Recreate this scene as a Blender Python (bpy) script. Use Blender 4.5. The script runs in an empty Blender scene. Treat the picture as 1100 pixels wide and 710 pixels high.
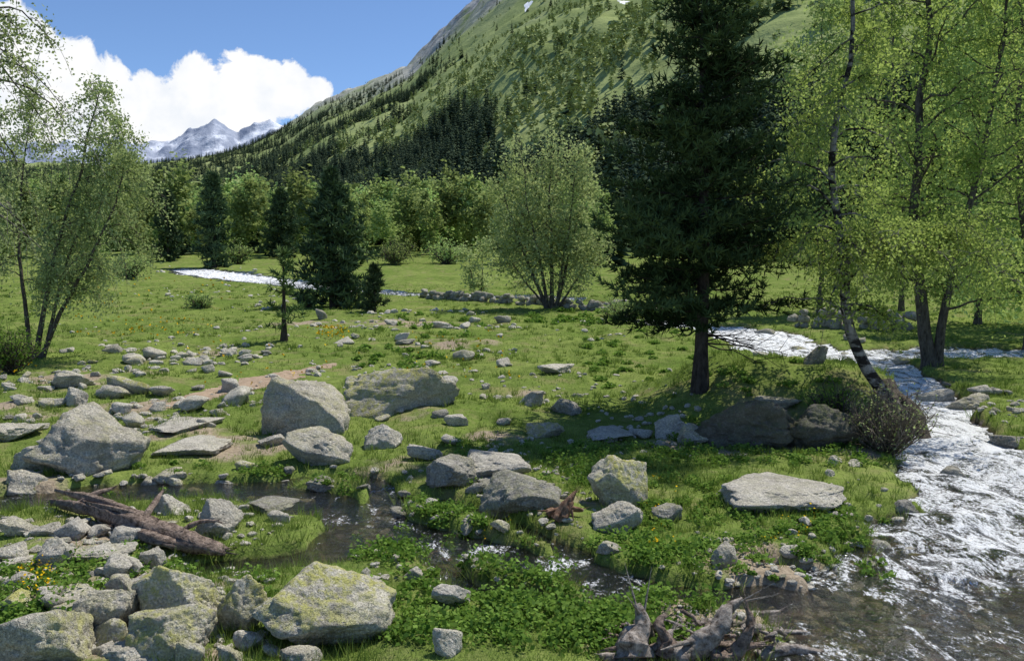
import bpy, math, random, time
import numpy as np
random.seed(7)
T0=time.time()
S=bpy.context.scene; COL=S.collection
F=953.; EYE=2.2; CX=550.; CY=355.; HV=285.
PITCH=math.atan((CY-HV)/F); cP,sP=math.cos(PITCH),math.sin(PITCH)
def clock(s): print('CLK',s,round(time.time()-T0,1))

# ------------------------------------------------------------------ helpers
def ray(u,v):
    a=(u-CX)/F; b=-(v-CY)/F
    y=cP+b*sP; z=-sP+b*cP
    return a/y, z/y
def P3(u,v,y):
    t,e=ray(u,v); return np.array([t*y,y,EYE+e*y])
def _h(ix,iy,iz,seed):
    h=(ix.astype(np.int64)*374761393+iy.astype(np.int64)*668265263+iz.astype(np.int64)*1274126177+seed*362437)&0xffffffff
    h=((h^(h>>13))*1103515245)&0xffffffff
    h=((h^(h>>16))*2246822519)&0xffffffff
    h=h^(h>>15)
    return (h&0xffffff)/float(0x7fffff)-1.0
def vn3(x,y,z,seed=0):
    x=np.asarray(x,float);y=np.asarray(y,float);z=np.asarray(z,float)+0*x
    xi,yi,zi=np.floor(x),np.floor(y),np.floor(z)
    fx,fy,fz=x-xi,y-yi,z-zi
    fx=fx*fx*(3-2*fx);fy=fy*fy*(3-2*fy);fz=fz*fz*(3-2*fz)
    r=0
    for dx in (0,1):
        for dy in (0,1):
            for dz in (0,1):
                w=(fx if dx else 1-fx)*(fy if dy else 1-fy)*(fz if dz else 1-fz)
                r=r+w*_h(xi+dx,yi+dy,zi+dz,seed)
    return r
def vn2(x,y,seed=0):
    x=np.asarray(x,float);y=np.asarray(y,float)
    xi,yi=np.floor(x),np.floor(y)
    fx,fy=x-xi,y-yi
    fx=fx*fx*(3-2*fx);fy=fy*fy*(3-2*fy)
    z=np.zeros_like(xi)
    return ((1-fx)*(1-fy)*_h(xi,yi,z,seed)+fx*(1-fy)*_h(xi+1,yi,z,seed)
            +(1-fx)*fy*_h(xi,yi+1,z,seed)+fx*fy*_h(xi+1,yi+1,z,seed))
def fbm2(x,y,o=4,seed=0):
    r=0;a=.5
    for i in range(o):
        r=r+a*vn2(x*2**i+7.3*i,y*2**i-3.1*i,seed+i);a*=.5
    return r
def fbm3(p,s,o=3,seed=0):
    r=0;a=.5
    for i in range(o):
        k=s*2**i
        r=r+a*vn3(p[:,0]*k+5.2*i,p[:,1]*k-1.7*i,p[:,2]*k+9.1*i,seed+i);a*=.5
    return r
def sstep(a,b,x):
    q=np.clip((x-a)/(b-a),0,1); return q*q*(3-2*q)
def resample(P,n):
    P=np.asarray(P,float); m=len(P)
    t=np.linspace(0,m-1,n); i=np.minimum(t.astype(int),m-2); f=(t-i)[:,None]
    g=lambda k:P[np.clip(k,0,m-1)]
    p0,p1,p2,p3=g(i-1),g(i),g(i+1),g(i+2)
    return .5*((2*p1)+(-p0+p2)*f+(2*p0-5*p1+4*p2-p3)*f**2+(-p0+3*p1-3*p2+p3)*f**3)

def mk(name,V,Fs,mat,parent=None,smooth=True,attrs=None,link=True,loc=None):
    V=np.asarray(V,np.float32)
    if not isinstance(Fs,list): Fs=[Fs]
    me=bpy.data.meshes.new(name)
    me.vertices.add(len(V)); me.vertices.foreach_set('co',V.ravel())
    li=np.concatenate([np.asarray(f,np.int32).ravel() for f in Fs])
    tot=np.concatenate([np.full(len(f),np.asarray(f).shape[1],np.int32) for f in Fs])
    st=np.concatenate([[0],np.cumsum(tot)[:-1]]).astype(np.int32)
    me.loops.add(len(li)); me.loops.foreach_set('vertex_index',li)
    me.polygons.add(len(tot)); me.polygons.foreach_set('loop_start',st)
    me.update(calc_edges=True)
    me.polygons.foreach_set('use_smooth',np.full(len(tot),bool(smooth)))
    if attrs:
        for k,a in attrs.items():
            at=me.attributes.new(k,'FLOAT','POINT'); at.data.foreach_set('value',np.asarray(a,np.float32))
    me.materials.append(mat)
    if not link: return me
    o=bpy.data.objects.new(name,me); COL.objects.link(o)
    if parent: o.parent=parent
    if loc is not None: o.location=[float(q) for q in loc]
    return o
def tag(o,label,cat,group=None):
    o['label']=label;o['category']=cat
    if group:o['group']=group
    return o
def empty(name,loc,label,cat,group=None):
    o=bpy.data.objects.new(name,None);COL.objects.link(o);o.location=[float(q) for q in loc]
    o.empty_display_size=.2
    return tag(o,label,cat,group)
def struct(o): o['kind']='structure'; return o
def stuff(o,label,cat): o['kind']='stuff'; return tag(o,label,cat)

# ------------------------------------------------------------------ materials
class MT:
    def __init__(s,name=None,tree=None):
        if tree is None:
            s.m=bpy.data.materials.new(name);s.m.use_nodes=True;s.t=s.m.node_tree
            s.t.nodes.clear();s.out=s.t.nodes.new('ShaderNodeOutputMaterial')
        else: s.t=tree
    def n(s,typ,ins=None,**kw):
        d=s.t.nodes.new(typ)
        for k,v in kw.items(): setattr(d,k,v)
        if ins:
            for k,v in ins.items(): s.put(d.inputs[k],v)
        return d
    def put(s,sock,v):
        if isinstance(v,bpy.types.NodeSocket): s.t.links.new(v,sock)
        else:
            if isinstance(v,(tuple,list)) and sock.type=='RGBA' and len(v)==3: v=(*v,1)
            sock.default_value=v
    def noise(s,scale,vec,det=4,rough=.6,dist=0.):
        return s.n('ShaderNodeTexNoise',{'Scale':scale,'Detail':det,'Roughness':rough,'Distortion':dist,'Vector':vec}).outputs['Fac']
    def math(s,op,a,b=0.,c=None,clamp=False):
        d=s.n('ShaderNodeMath',operation=op,use_clamp=clamp)
        s.put(d.inputs[0],a);s.put(d.inputs[1],b)
        if c is not None:s.put(d.inputs[2],c)
        return d.outputs[0]
    def mr(s,x,a,b,c=0.,e=1.):
        d=s.n('ShaderNodeMapRange',{'Value':x,'From Min':a,'From Max':b,'To Min':c,'To Max':e});d.clamp=True
        return d.outputs[0]
    def mix(s,f,a,b,blend='MIX'):
        d=s.n('ShaderNodeMix',data_type='RGBA',blend_type=blend)
        s.put(d.inputs[0],f);s.put(d.inputs[6],a);s.put(d.inputs[7],b)
        return d.outputs[2]
    def attr(s,name): return s.n('ShaderNodeAttribute',attribute_name=name).outputs['Fac']
    def pos(s): return s.n('ShaderNodeNewGeometry').outputs['Position']
    def bump(s,h,st,dist,normal=None):
        d=s.n('ShaderNodeBump',{'Height':h,'Strength':st,'Distance':dist})
        if normal is not None:s.put(d.inputs['Normal'],normal)
        return d.outputs[0]
    def diff(s,col,normal=None):
        d=s.n('ShaderNodeBsdfDiffuse',{'Color':col})
        if normal is not None:s.put(d.inputs['Normal'],normal)
        return d.outputs[0]
    def done(s,sh): s.t.links.new(sh,s.out.inputs['Surface']);return s.m
    def mixsh(s,f,a,b):
        d=s.n('ShaderNodeMixShader');s.put(d.inputs[0],f);s.t.links.new(a,d.inputs[1]);s.t.links.new(b,d.inputs[2]);return d.outputs[0]

def rock_mat(name,dark,light,lich,lcol=(.53,.52,.17)):
    m=MT(name);p=m.pos();rnd=m.n('ShaderNodeObjectInfo').outputs['Random']
    off=m.n('ShaderNodeVectorMath',{0:p},operation='ADD')
    cm=m.n('ShaderNodeCombineXYZ',{0:m.math('MULTIPLY',rnd,31.),1:m.math('MULTIPLY',rnd,17.)});m.put(off.inputs[1],cm.outputs[0])
    v=off.outputs[0]
    n1=m.noise(4.,v,7,.74);n2=m.noise(55,v,2,.6);n3=m.noise(2.1,v,5,.65,.8);n4=m.noise(13,v,5,.75)
    c=m.mix(m.mr(n1,.34,.62),dark,light)
    c=m.mix(m.mr(n2,.38,.60,.42,0.),c,(.14,.135,.12))
    c=m.mix(m.mr(n2,.56,.68,0.,.5),c,(min(.88,light[0]*1.3),min(.84,light[1]*1.3),min(.72,light[2]*1.3)))
    c=m.mix(m.mr(n3,.53,.67,0.,.45),c,(.19,.18,.15))
    nz=m.n('ShaderNodeSeparateXYZ',{0:m.n('ShaderNodeNewGeometry').outputs['Normal']}).outputs[2]
    lm=m.math('MULTIPLY',m.mr(n4,.42,.57),m.mr(nz,-.4,.5));lm=m.math('MULTIPLY',lm,m.mr(m.noise(1.5,v,3,.6),.33,.54))
    c=m.mix(m.math('MULTIPLY',lm,lich,clamp=True),c,lcol)
    c=m.mix(m.mr(rnd,0,1,0.,.15),c,(.23,.21,.18))
    b=m.bump(n1,1.,.13);b=m.bump(n4,.9,.04,b);b=m.bump(n2,.35,.01,b)
    return m.done(m.diff(c,b))
R_LICH=rock_mat('lichen_granite',(.45,.42,.335),(.84,.79,.65),.95)
R_GREY=rock_mat('grey_granite',(.43,.40,.33),(.82,.765,.645),.6,(.50,.48,.24))
R_PALE=rock_mat('pale_granite',(.56,.52,.44),(.87,.82,.71),.3,(.54,.52,.30))
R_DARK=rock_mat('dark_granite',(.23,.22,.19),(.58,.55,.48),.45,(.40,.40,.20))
R_BANK=rock_mat('shaded_bank_rock',(.075,.07,.058),(.25,.235,.20),.6,(.14,.17,.06))  # shade of the bank put into the dark rock and lichen colours
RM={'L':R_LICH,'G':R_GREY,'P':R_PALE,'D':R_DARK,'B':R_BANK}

def leaf_mat(name,c0,c1,trans=.35,tc=(.34,.47,.07),tm=.45,var=.12):
    m=MT(name);t=m.attr('tint');rnd=m.n('ShaderNodeObjectInfo').outputs['Random']
    c=m.mix(t,c0,c1)
    hs=m.n('ShaderNodeHueSaturation',{'Hue':m.mr(rnd,0,1,.5-var*.05,.5+var*.03),'Saturation':1.,'Value':m.mr(rnd,0,1,1-var*1.2,1+var*1.2),'Fac':1.,'Color':c}).outputs[0]
    a=m.diff(hs)
    if trans==0: return m.done(a)
    tr=m.n('ShaderNodeBsdfTranslucent',{'Color':m.mix(tm,hs,tc)}).outputs[0]
    return m.done(m.mixsh(trans,a,tr))
L_BIRCH=leaf_mat('birch_leaf',(.165,.245,.055),(.41,.515,.16),.52,(.45,.58,.12))
L_WILLOW=leaf_mat('willow_leaf',(.25,.32,.12),(.50,.58,.27),.45,(.47,.56,.21))
L_LEFT=leaf_mat('left_birch_leaf',(.19,.25,.10),(.43,.51,.25),.48,(.42,.52,.16))
L_PINE=leaf_mat('pine_needle',(.019,.034,.013),(.08,.12,.045),0)
L_CON=leaf_mat('conifer_needle',(.034,.056,.030),(.105,.15,.07),0,var=.25)
L_YOUNG=leaf_mat('young_pine_needle',(.06,.10,.035),(.17,.235,.085),0)
L_CONF=leaf_mat('far_conifer_needle',(.045,.073,.046),(.115,.16,.095),0,var=.2)  # lighter and bluer: distance haze put into the needle colour
L_DEC=leaf_mat('valley_leaf',(.18,.255,.08),(.41,.505,.195),.42,(.40,.52,.14),.4,.45)
L_DECF=leaf_mat('far_scrub_leaf',(.30,.37,.15),(.48,.55,.25),0)  # greyed leaf colour stands in for haze over the far scrub
L_GRASS=leaf_mat('grass_blade',(.10,.165,.030),(.325,.395,.115),.33,(.31,.43,.07))
L_HERB=leaf_mat('herb_leaf',(.06,.13,.02),(.20,.31,.065),.33,(.24,.40,.05))
L_FLOW=leaf_mat('yellow_petal',(.75,.42,.01),(.8,.62,.03),0)
L_WHITE=leaf_mat('white_blossom',(.5,.52,.35),(.75,.75,.55),0)

def wood_mat(name,c0,c1,sc=6.,band=None,st=.3):
    m=MT(name);p=m.pos()
    mp=m.n('ShaderNodeMapping',{'Vector':p,'Scale':(1,1,st)}).outputs[0]
    n=m.noise(sc*3,mp,6,.75);c=m.mix(m.mr(n,.35,.65),c0,c1)
    if band:
        mp2=m.n('ShaderNodeMapping',{'Vector':p,'Scale':(1,1,2.6)}).outputs[0]
        c=m.mix(m.mr(m.noise(4.,mp2,4,.65),.46,.56),c,band)
    return m.done(m.diff(c,m.bump(n,1.,.03)))
W_PINE=wood_mat('pine_bark',(.028,.024,.021),(.095,.08,.067))
W_BIRCH=wood_mat('birch_bark',(.12,.112,.10),(.38,.36,.325),5.,(.035,.031,.028))
W_DARK=wood_mat('dark_bark',(.04,.034,.027),(.16,.14,.115))
W_LOG=wood_mat('rotten_bark',(.06,.045,.037),(.44,.345,.28),8.,st=1.)
W_DRIFT=wood_mat('driftwood',(.09,.07,.055),(.56,.50,.44),8.,st=1.)
W_RED=wood_mat('red_rotten_wood',(.11,.06,.04),(.38,.25,.17),9.)
W_TWIG=wood_mat('bare_twig',(.10,.085,.065),(.28,.24,.19))

# ------------------------------------------------------------------ terrain
def rise(y):
    yy=np.maximum(np.asarray(y,float),0)
    return np.where(yy<100,.00023*yy**2,2.3+.046*(yy-100))
_ys0=np.geomspace(2,400,1200)
def gp0(u,v,dz=-.08):
    t,e=ray(u,v);d=EYE+e*_ys0-rise(_ys0)-dz
    k=int(np.argmax(d<0))
    if k<=0: y=400. if d[0]>0 else 2.
    else: y=_ys0[k-1]+(_ys0[k]-_ys0[k-1])*d[k-1]/(d[k-1]-d[k])
    return np.array([t*y,y])
# px nodes: u, v, half width (m), foam
STREAMS=[
 [(-120,552,.5,.3),(0,548,.42,.6),(60,541,.36,.4),(150,533,.50,.2),(250,531,.46,.1),(335,541,.43,.4),(385,562,.34,.8),(455,585,.27,.65),(530,602,.24,.8),(605,622,.28,.9),(690,640,.20,.5),(800,650,.24,.1),(930,655,.4,.1)],
 [(385,565,.25,.5),(345,600,.29,.2),(290,612,.28,.1),(235,612,.2,.0)],
 [(395,556,.18,.6),(440,540,.15,.7),(500,552,.13,.5),(560,575,.12,.6),(620,600,.11,.5)],
 [(300,524,.13,.4),(360,516,.15,.5),(410,524,.15,.6),(400,556,.16,.7)],
 [(455,585,.17,.7),(480,620,.14,.5),(520,650,.13,.4),(600,660,.13,.4),(680,645,.15,.3)],
 [(690,346,1.1,1.),(790,357,1.3,1.2),(835,372,1.35,1.25),(880,384,1.3,1.2),(960,383,1.35,1.1),(1040,381,1.4,1.15),(1150,384,1.4,1.1),(1300,390,1.4,1.)],
 [(930,384,.6,1.15),(978,412,.55,1.15),(998,440,.58,1.2),(1012,470,.66,1.25),(1068,510,1.02,1.12),(1122,560,1.30,1.07),(1130,610,1.36,1.03),(1105,660,1.34,.84),(1085,710,1.2,.72),(1080,800,1.1,.6)],
 [(205,292,1.8,1.15),(232,297,2.4,1.25),(270,302,2.1,1.2),(320,309,1.3,1.),(400,318,1.,.9),(500,321,.9,.9),(640,326,.9,.8),(720,340,.8,.8)],
]
SEG=[]
for st in STREAMS:
    nodes=np.array([[*gp0(u,v),w,f] for u,v,w,f in st])
    SEG.append(resample(nodes,(len(nodes)-1)*4+1))
def _lines(x,y,lines):
    best=np.full(x.shape,9.);foam=np.zeros(x.shape)
    for L in lines:
        mg=L[:,2].max()*4
        lo=L[:,:2].min(0)-mg;hi=L[:,:2].max(0)+mg
        idx=np.nonzero((x>lo[0])&(x<hi[0])&(y>lo[1])&(y<hi[1]))[0]
        if len(idx)==0: continue
        px,py=x[idx],y[idx];b=np.full(px.shape,9.);fo=np.zeros(px.shape)
        for a,c in zip(L[:-1],L[1:]):
            dx,dy=c[0]-a[0],c[1]-a[1];l2=dx*dx+dy*dy+1e-9
            s=np.clip(((px-a[0])*dx+(py-a[1])*dy)/l2,0,1)
            q=np.hypot(px-a[0]-s*dx,py-a[1]-s*dy)/(a[2]+(c[2]-a[2])*s)
            w=q<b;b=np.where(w,q,b);fo=np.where(w,a[3]+(c[3]-a[3])*s,fo)
        w=b<best[idx];best[idx]=np.where(w,b,best[idx]);foam[idx]=np.where(w,fo,foam[idx])
    return best,foam
def chan(x,y):
    q,f=_lines(x,y,SEG)
    fl=sstep(.9,3.8,q)
    k=q<3
    if k.any():
        xx,yy=x[k],y[k]
        near=np.clip((11-yy)/2,0,1)*(xx<2.2)
        q[k]=q[k]+.36*fbm2(xx*1.6,yy*1.6,3,40)+(.12+.26*near)*vn2(xx*3.5,yy*3.5,44)+.12*vn2(xx*9,yy*9,45)
    return 1-sstep(.78,1.22,q),f,fl
PATHN=[(185,438,.28),(215,430,.42),(250,421,.5),(300,406,.55),(352,396,.46)]
PL=[resample(np.array([[*gp0(u,v,0),w,0] for u,v,w in PATHN]),40)]
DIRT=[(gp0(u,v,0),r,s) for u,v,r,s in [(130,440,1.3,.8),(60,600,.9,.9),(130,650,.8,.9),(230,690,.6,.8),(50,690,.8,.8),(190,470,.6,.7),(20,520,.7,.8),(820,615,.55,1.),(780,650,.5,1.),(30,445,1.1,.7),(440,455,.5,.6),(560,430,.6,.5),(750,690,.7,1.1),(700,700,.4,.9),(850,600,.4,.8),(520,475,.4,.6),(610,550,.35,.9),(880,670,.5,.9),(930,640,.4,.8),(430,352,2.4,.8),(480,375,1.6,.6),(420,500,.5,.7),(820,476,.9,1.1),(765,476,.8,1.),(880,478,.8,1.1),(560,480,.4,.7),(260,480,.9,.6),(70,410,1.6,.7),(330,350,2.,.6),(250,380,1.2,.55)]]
def dirtmask(x,y):
    q,_=_lines(x,y,PL);pm=1-sstep(.55,1.15,q+.9*fbm2(x*1.3,y*1.3,3,60))
    d=pm*.95
    for c,r,s in DIRT:
        g=s*np.exp(-((x-c[0])**2+(y-c[1])**2)/(r*r))
        k=g>.02
        if k.any(): d[k]=np.maximum(d[k],np.clip(g[k]*1.5*(fbm2(x[k]*2.2,y[k]*2.2,3,61)+.55),0,1))
    return d,pm
tE=np.array([-1.6,-.8,-.6,-.42,-.36,-.30,-.262,-.21,-.157,-.115,-.084,-.05,-.03,0,.1,.3,.5,.8,1.6])
vE=np.array([.08,.10,.112,.112,.118,.130,.147,.180,.203,.222,.252,.284,.305,.328,.385,.44,.46,.44,.4])
def Et(t): return np.interp(t,tE,vE)
def Rf(t): return np.interp(t,[-1.6,-.6,-.4,-.262,-.1,0,.2,.4,.7,1.6],[500,480,420,330,230,185,120,90,75,60])
def Rc(t): return np.interp(t,[-1.6,-.4,-.26,-.1,0,.3,.6,1.6],[1500,1450,1400,1250,1120,850,650,500])
MND=(4.1,13.25,1.85,1.5,.62)
def prof(x,y):
    t=x/np.maximum(y,1.);a,b=Rf(t),Rc(t)
    return np.where(y>30,np.clip((y-a)/(b-a),0,1),0),t,a,b
def H(x,y,ch=None):
    x=np.atleast_1d(np.asarray(x,float));y=np.atleast_1d(np.asarray(y,float))
    r=rise(y)
    m,_,fl=ch if ch is not None else chan(x,y)
    und=.13*(fbm2(x*.16,y*.16,3,1)+.55)*np.clip(.6+y*.02,0,3)
    hum=.13*np.maximum(fbm2(x*.95,y*.95,3,5),-.22)+.05*fbm2(x*3.3,y*3.3,3,9)
    mo=MND[4]*np.exp(-(((x-MND[0])/MND[2])**4+((y-MND[1])/MND[3])**4))
    bank=np.where(y<11.5,.28+.72*fl,1.)
    g=r+(und+hum)*bank+mo
    z=g
    k=m>0
    if k.any():
        bed=r[k]-.19+.06*fbm2(x[k]*5,y[k]*5,3,21)
        z=z.copy();z[k]=g[k]*(1-m[k])+bed*m[k]
    far=np.nonzero(y>30)[0]
    if len(far):
        p,t,a,b=prof(x[far],y[far]);xf,yf=x[far],y[far]
        zc=Et(t)*b+EYE-rise(b)
        nz=(fbm2(xf*.012,yf*.012,5,31)*26+fbm2(xf*.05,yf*.05,2,35)*7)*np.clip(p*3,0,1)
        z=z.copy();z[far]+=zc*p**1.12+nz*(1-.7*p)-np.maximum(yf-b,0)*.6
    return z
def h1(x,y): return float(H([x],[y])[0])
YS1=np.geomspace(2.2,60,260);YS2=np.geomspace(58,1700,300)
def gp(u,v):
    t,e=ray(u,v)
    for ys in (YS1,YS2):
        d=EYE+e*ys-H(t*ys,ys);k=np.nonzero(d<0)[0]
        if len(k):
            k=k[0]
            if k==0:y=ys[0]
            else: y=ys[k-1]+(ys[k]-ys[k-1])*d[k-1]/(d[k-1]-d[k])
            return np.array([t*y,y,h1(t*y,y)])
    y=300.;return np.array([t*y,y,h1(t*y,y)])

# ground material
m=MT('meadow_ground');p=m.pos()
wet=m.attr('wet');dirt=m.attr('dirt');hill=m.attr('hill')
nA=m.noise(.35,p,3,.6);nB=m.noise(2.6,p,5,.65);nC=m.noise(22,p,4,.7)
gcol=m.mix(m.mr(nA,.35,.65),(.12,.185,.036),(.21,.265,.068))
gcol=m.mix(m.mr(nB,.42,.64,0.,.7),gcol,(.078,.118,.028))
gcol=m.mix(m.mr(nC,.5,.75,0.,.55),gcol,(.29,.29,.12))
gcol=m.mix(m.mr(m.noise(1.1,p,4,.7),.53,.66,0.,.62),gcol,(.25,.22,.11))
c=m.mix(hill,gcol,(.19,.25,.08))
dcol=m.mix(m.mr(nC,.3,.7),(.20,.16,.11),(.44,.365,.27))
c=m.mix(m.mr(m.math('ADD',dirt,m.math('MULTIPLY',m.math('SUBTRACT',nB,.5),.9)),.3,.6),c,dcol)
vo=m.n('ShaderNodeTexVoronoi',{'Vector':p,'Scale':8.});bed=m.mix(m.mr(vo.outputs['Distance'],0,.55),m.mix(.8,vo.outputs['Color'],(.44,.39,.28)),(.06,.05,.032))
bed=m.mix(.35,bed,(.14,.115,.072))
c=m.mix(m.mr(m.math('ADD',wet,m.math('MULTIPLY',m.math('SUBTRACT',nB,.5),.5)),.28,.62),c,bed)
bm=m.bump(nB,.6,.10);bm=m.bump(nC,.8,.03,bm)
GROUND=m.done(m.diff(c,bm))
m=MT('mountain_slope');p=m.pos();crag=m.attr('crag')
nF=m.noise(.02,p,6,.65);nG=m.noise(.11,p,5,.7)
hcol=m.mix(m.mr(nF,.36,.62),(.22,.275,.105),(.335,.385,.165))  # slope greens greyed, distance haze painted into the colour
hcol=m.mix(m.mr(nG,.50,.66,0.,.5),hcol,(.155,.205,.08))
rcol=m.mix(m.mr(m.noise(.09,p,7,.75),.35,.65),(.19,.19,.195),(.54,.53,.51))
hcol=m.mix(m.math('MULTIPLY',crag,m.mr(nF,.32,.46)),hcol,rcol)
SLOPE=m.done(m.diff(hcol,m.bump(nG,.5,3.)))
# water material
m=MT('stream_water');p=m.pos();fo=m.attr('foam')
w1=m.noise(4,p,4,.62,1.2);w2=m.noise(15,p,4,.65,.6)
bn=m.bump(w1,.8,.12);bn=m.bump(w2,.9,.04,bn)
fr=m.n('ShaderNodeFresnel',{'IOR':1.33,'Normal':bn}).outputs[0]
tr=m.n('ShaderNodeBsdfTransparent',{'Color':(.72,.67,.53,1)}).outputs[0]
gl=m.n('ShaderNodeBsdfAnisotropic',{'Color':(.95,.97,1,1),'Roughness':.07,'Normal':bn}).outputs[0]
body=m.diff((.04,.045,.034))
und=m.mixsh(.15,tr,body)
wsh=m.mixsh(m.math('MULTIPLY',fr,1.2,clamp=True),und,gl)
mpf=m.n('ShaderNodeMapping',{'Vector':p,'Rotation':(0,0,.35),'Scale':(1.7,.9,1)}).outputs[0]
fn=m.math('ADD',m.math('MULTIPLY',m.noise(2.3,mpf,6,.7,1.0),.60),m.math('MULTIPLY',m.noise(24,mpf,4,.75,.4),.40))
thr=m.mr(fo,0,1.25,.70,.43)
fm=m.mr(m.math('SUBTRACT',fn,thr),-.01,.075)
foam=m.diff((.92,.94,.95),m.bump(fn,1.,.10))
WATER=m.done(m.mixsh(m.math('MULTIPLY',fm,.94),wsh,foam))
m=MT('path_soil');p=m.pos();n=m.noise(9,p,5,.7)
PATHM=m.done(m.diff(m.mix(m.mr(n,.3,.7),(.255,.185,.128),(.45,.35,.255)),m.bump(n,.7,.03)))

def grid(NX,NY,X,Y):
    V=np.stack([X.ravel(),Y.ravel()],1)
    i=np.arange((NY-1)*NX).reshape(NY-1,NX)[:,:-1].ravel()
    Fq=np.stack([i,i+1,i+1+NX,i+NX],1)
    return V,Fq
NX,NY=540,600
yy=np.exp(np.linspace(math.log(3.5),math.log(196.5),NY))-2.5
ss=np.linspace(-1,1,NX)
Y,X=np.meshgrid(yy,ss,indexing='ij');X=X*(np.maximum(Y,-2)*.85+3.5)
V2,FQ=grid(NX,NY,X,Y);x,y=V2[:,0],V2[:,1]
ch=chan(x,y);z=H(x,y,ch);dm,pm=dirtmask(x,y);pf,_,_,_=prof(x,y)
struct(mk('ground',np.column_stack([x,y,z]),FQ,GROUND,attrs={'wet':ch[0],'dirt':dm,'hill':np.clip(pf*30,0,1)}))
def subset(name,sel,zz,mat,attrs=None):
    f=FQ[sel];ids=np.unique(f);re=np.full(len(x),-1);re[ids]=np.arange(len(ids))
    return struct(mk(name,np.column_stack([x[ids],y[ids],zz[ids]]),re[f],mat,attrs={k:a[ids] for k,a in (attrs or {}).items()}))
wz=rise(y)-.085+np.minimum(ch[1],1)*.085*(fbm2(x*2.2,y*2.2,3,77)+.15)*(ch[1]>.9)
wz=np.where((y<11.5)&(x<2.),rise(y)-.06,wz)
wz=np.where(y>45,z+.25*ch[0],wz)
subset('stream',(ch[0][FQ].max(1)>.04),wz,WATER,{'foam':ch[1]*sstep(.15,.7,ch[0])})
subset('dirt_path',(pm[FQ].mean(1)>.5)&(ch[0][FQ].max(1)<.2),z+.006,PATHM)
# mountainside
NX,NY=420,300
yy=np.geomspace(186,1750,NY);ss=np.linspace(-1.25,1.25,NX)
Y,X=np.meshgrid(yy,ss,indexing='ij');X=X*Y
V2,FQm=grid(NX,NY,X,Y);xm,ym=V2[:,0],V2[:,1];zm=H(xm,ym)
def cragf(x,y,pf,t):
    c=sstep(.58,.82,pf+.25*fbm2(x*.008,y*.008,4,51))*sstep(-.28,-.06,t)
    return np.maximum(c,.8*sstep(.84,1.,pf+.12*fbm2(x*.02,y*.02,3,52))*sstep(-.33,-.2,t))
pfm,tm,_,_=prof(xm,ym)
crag=cragf(xm,ym,pfm,tm)
zm=zm+crag*(np.abs(fbm2(xm*.03,ym*.03,4,55))*22-4)*.7
struct(mk('mountainside',np.column_stack([xm,ym,zm-.02]),FQm,SLOPE,attrs={'crag':crag}))
# far snowy range
m=MT('snowy_rock');p=m.pos();n=m.noise(.0035,p,8,.68);at=m.attr('snow')
rk=m.mix(m.mr(m.noise(.006,p,6,.7),.3,.7),(.24,.28,.37),(.40,.44,.53))  # bluish rock: aerial perspective painted into the base colour
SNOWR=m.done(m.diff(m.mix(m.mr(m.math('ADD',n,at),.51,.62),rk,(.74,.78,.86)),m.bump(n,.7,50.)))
NX,NY=520,120
yy=np.linspace(4300,6900,NY);ss=np.linspace(-1.0,.15,NX)
Y,X=np.meshgrid(yy,ss,indexing='ij');X=X*Y
V2,FQs=grid(NX,NY,X,Y);xs,ys=V2[:,0],V2[:,1]
uv=[(-500,162),(-100,158),(60,153),(140,146),(165,150),(192,140),(212,134),(230,127),(243,136),(256,145),(272,132),(290,121),(305,123),(330,130),(420,150),(800,182)]
tt=[ray(u,v)[0] for u,v in uv];ee=[ray(u,v)[1] for u,v in uv]
ts=xs/ys;cr=np.interp(ts,tt,ee)*6000
pp=np.where(ys<6000,np.clip((ys-4300)/1700,0,1),1-(ys-6000)/1200)
rid=1-np.abs(fbm2(xs*.0032,ys*.0032,5,81))*2
zs=cr*pp+(rid-.78)*60*np.clip(pp*1.2,0,1)+fbm2(xs*.01,ys*.01,4,85)*36*pp
struct(mk('snowy_mountains',np.column_stack([xs,ys,zs]),FQs,SNOWR,attrs={'snow':.16*(pp-.75)+.10*(.5-rid)}))
m=MT('old_snow');SNOW=m.done(m.diff((.85,.87,.9)))
for k,(u,v,wu,hv,an) in enumerate([(567,20,8,15,-.5),(669,24,13,7,.4),(690,14,7,4,.3)]):
    g=gp(u,v)
    a=np.linspace(0,2*math.pi,25)[:-1];rr=1+.3*np.sin(3*a+k)+.2*np.sin(7*a)
    q=[(0,0)]+[(math.cos(i)*r,math.sin(i)*r) for i,r in zip(a,rr)]
    sc=g[1]/F;pts=[]
    for qx,qy in q:
        X0=qx*wu*sc*.5;Z0=qy*hv*sc*.5
        xx=g[0]+X0*math.cos(an)-Z0*math.sin(an)*.6;yv=g[1]+(X0*math.sin(an)+Z0*math.cos(an))*1.9
        pts.append((xx,yv,h1(xx,yv)+9.))
    n=len(a);fc=np.array([[0,1+i,1+(i+1)%n] for i in range(n)])
    struct(mk('snow_patch',pts,fc,SNOW))
clock('terrain')

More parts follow.
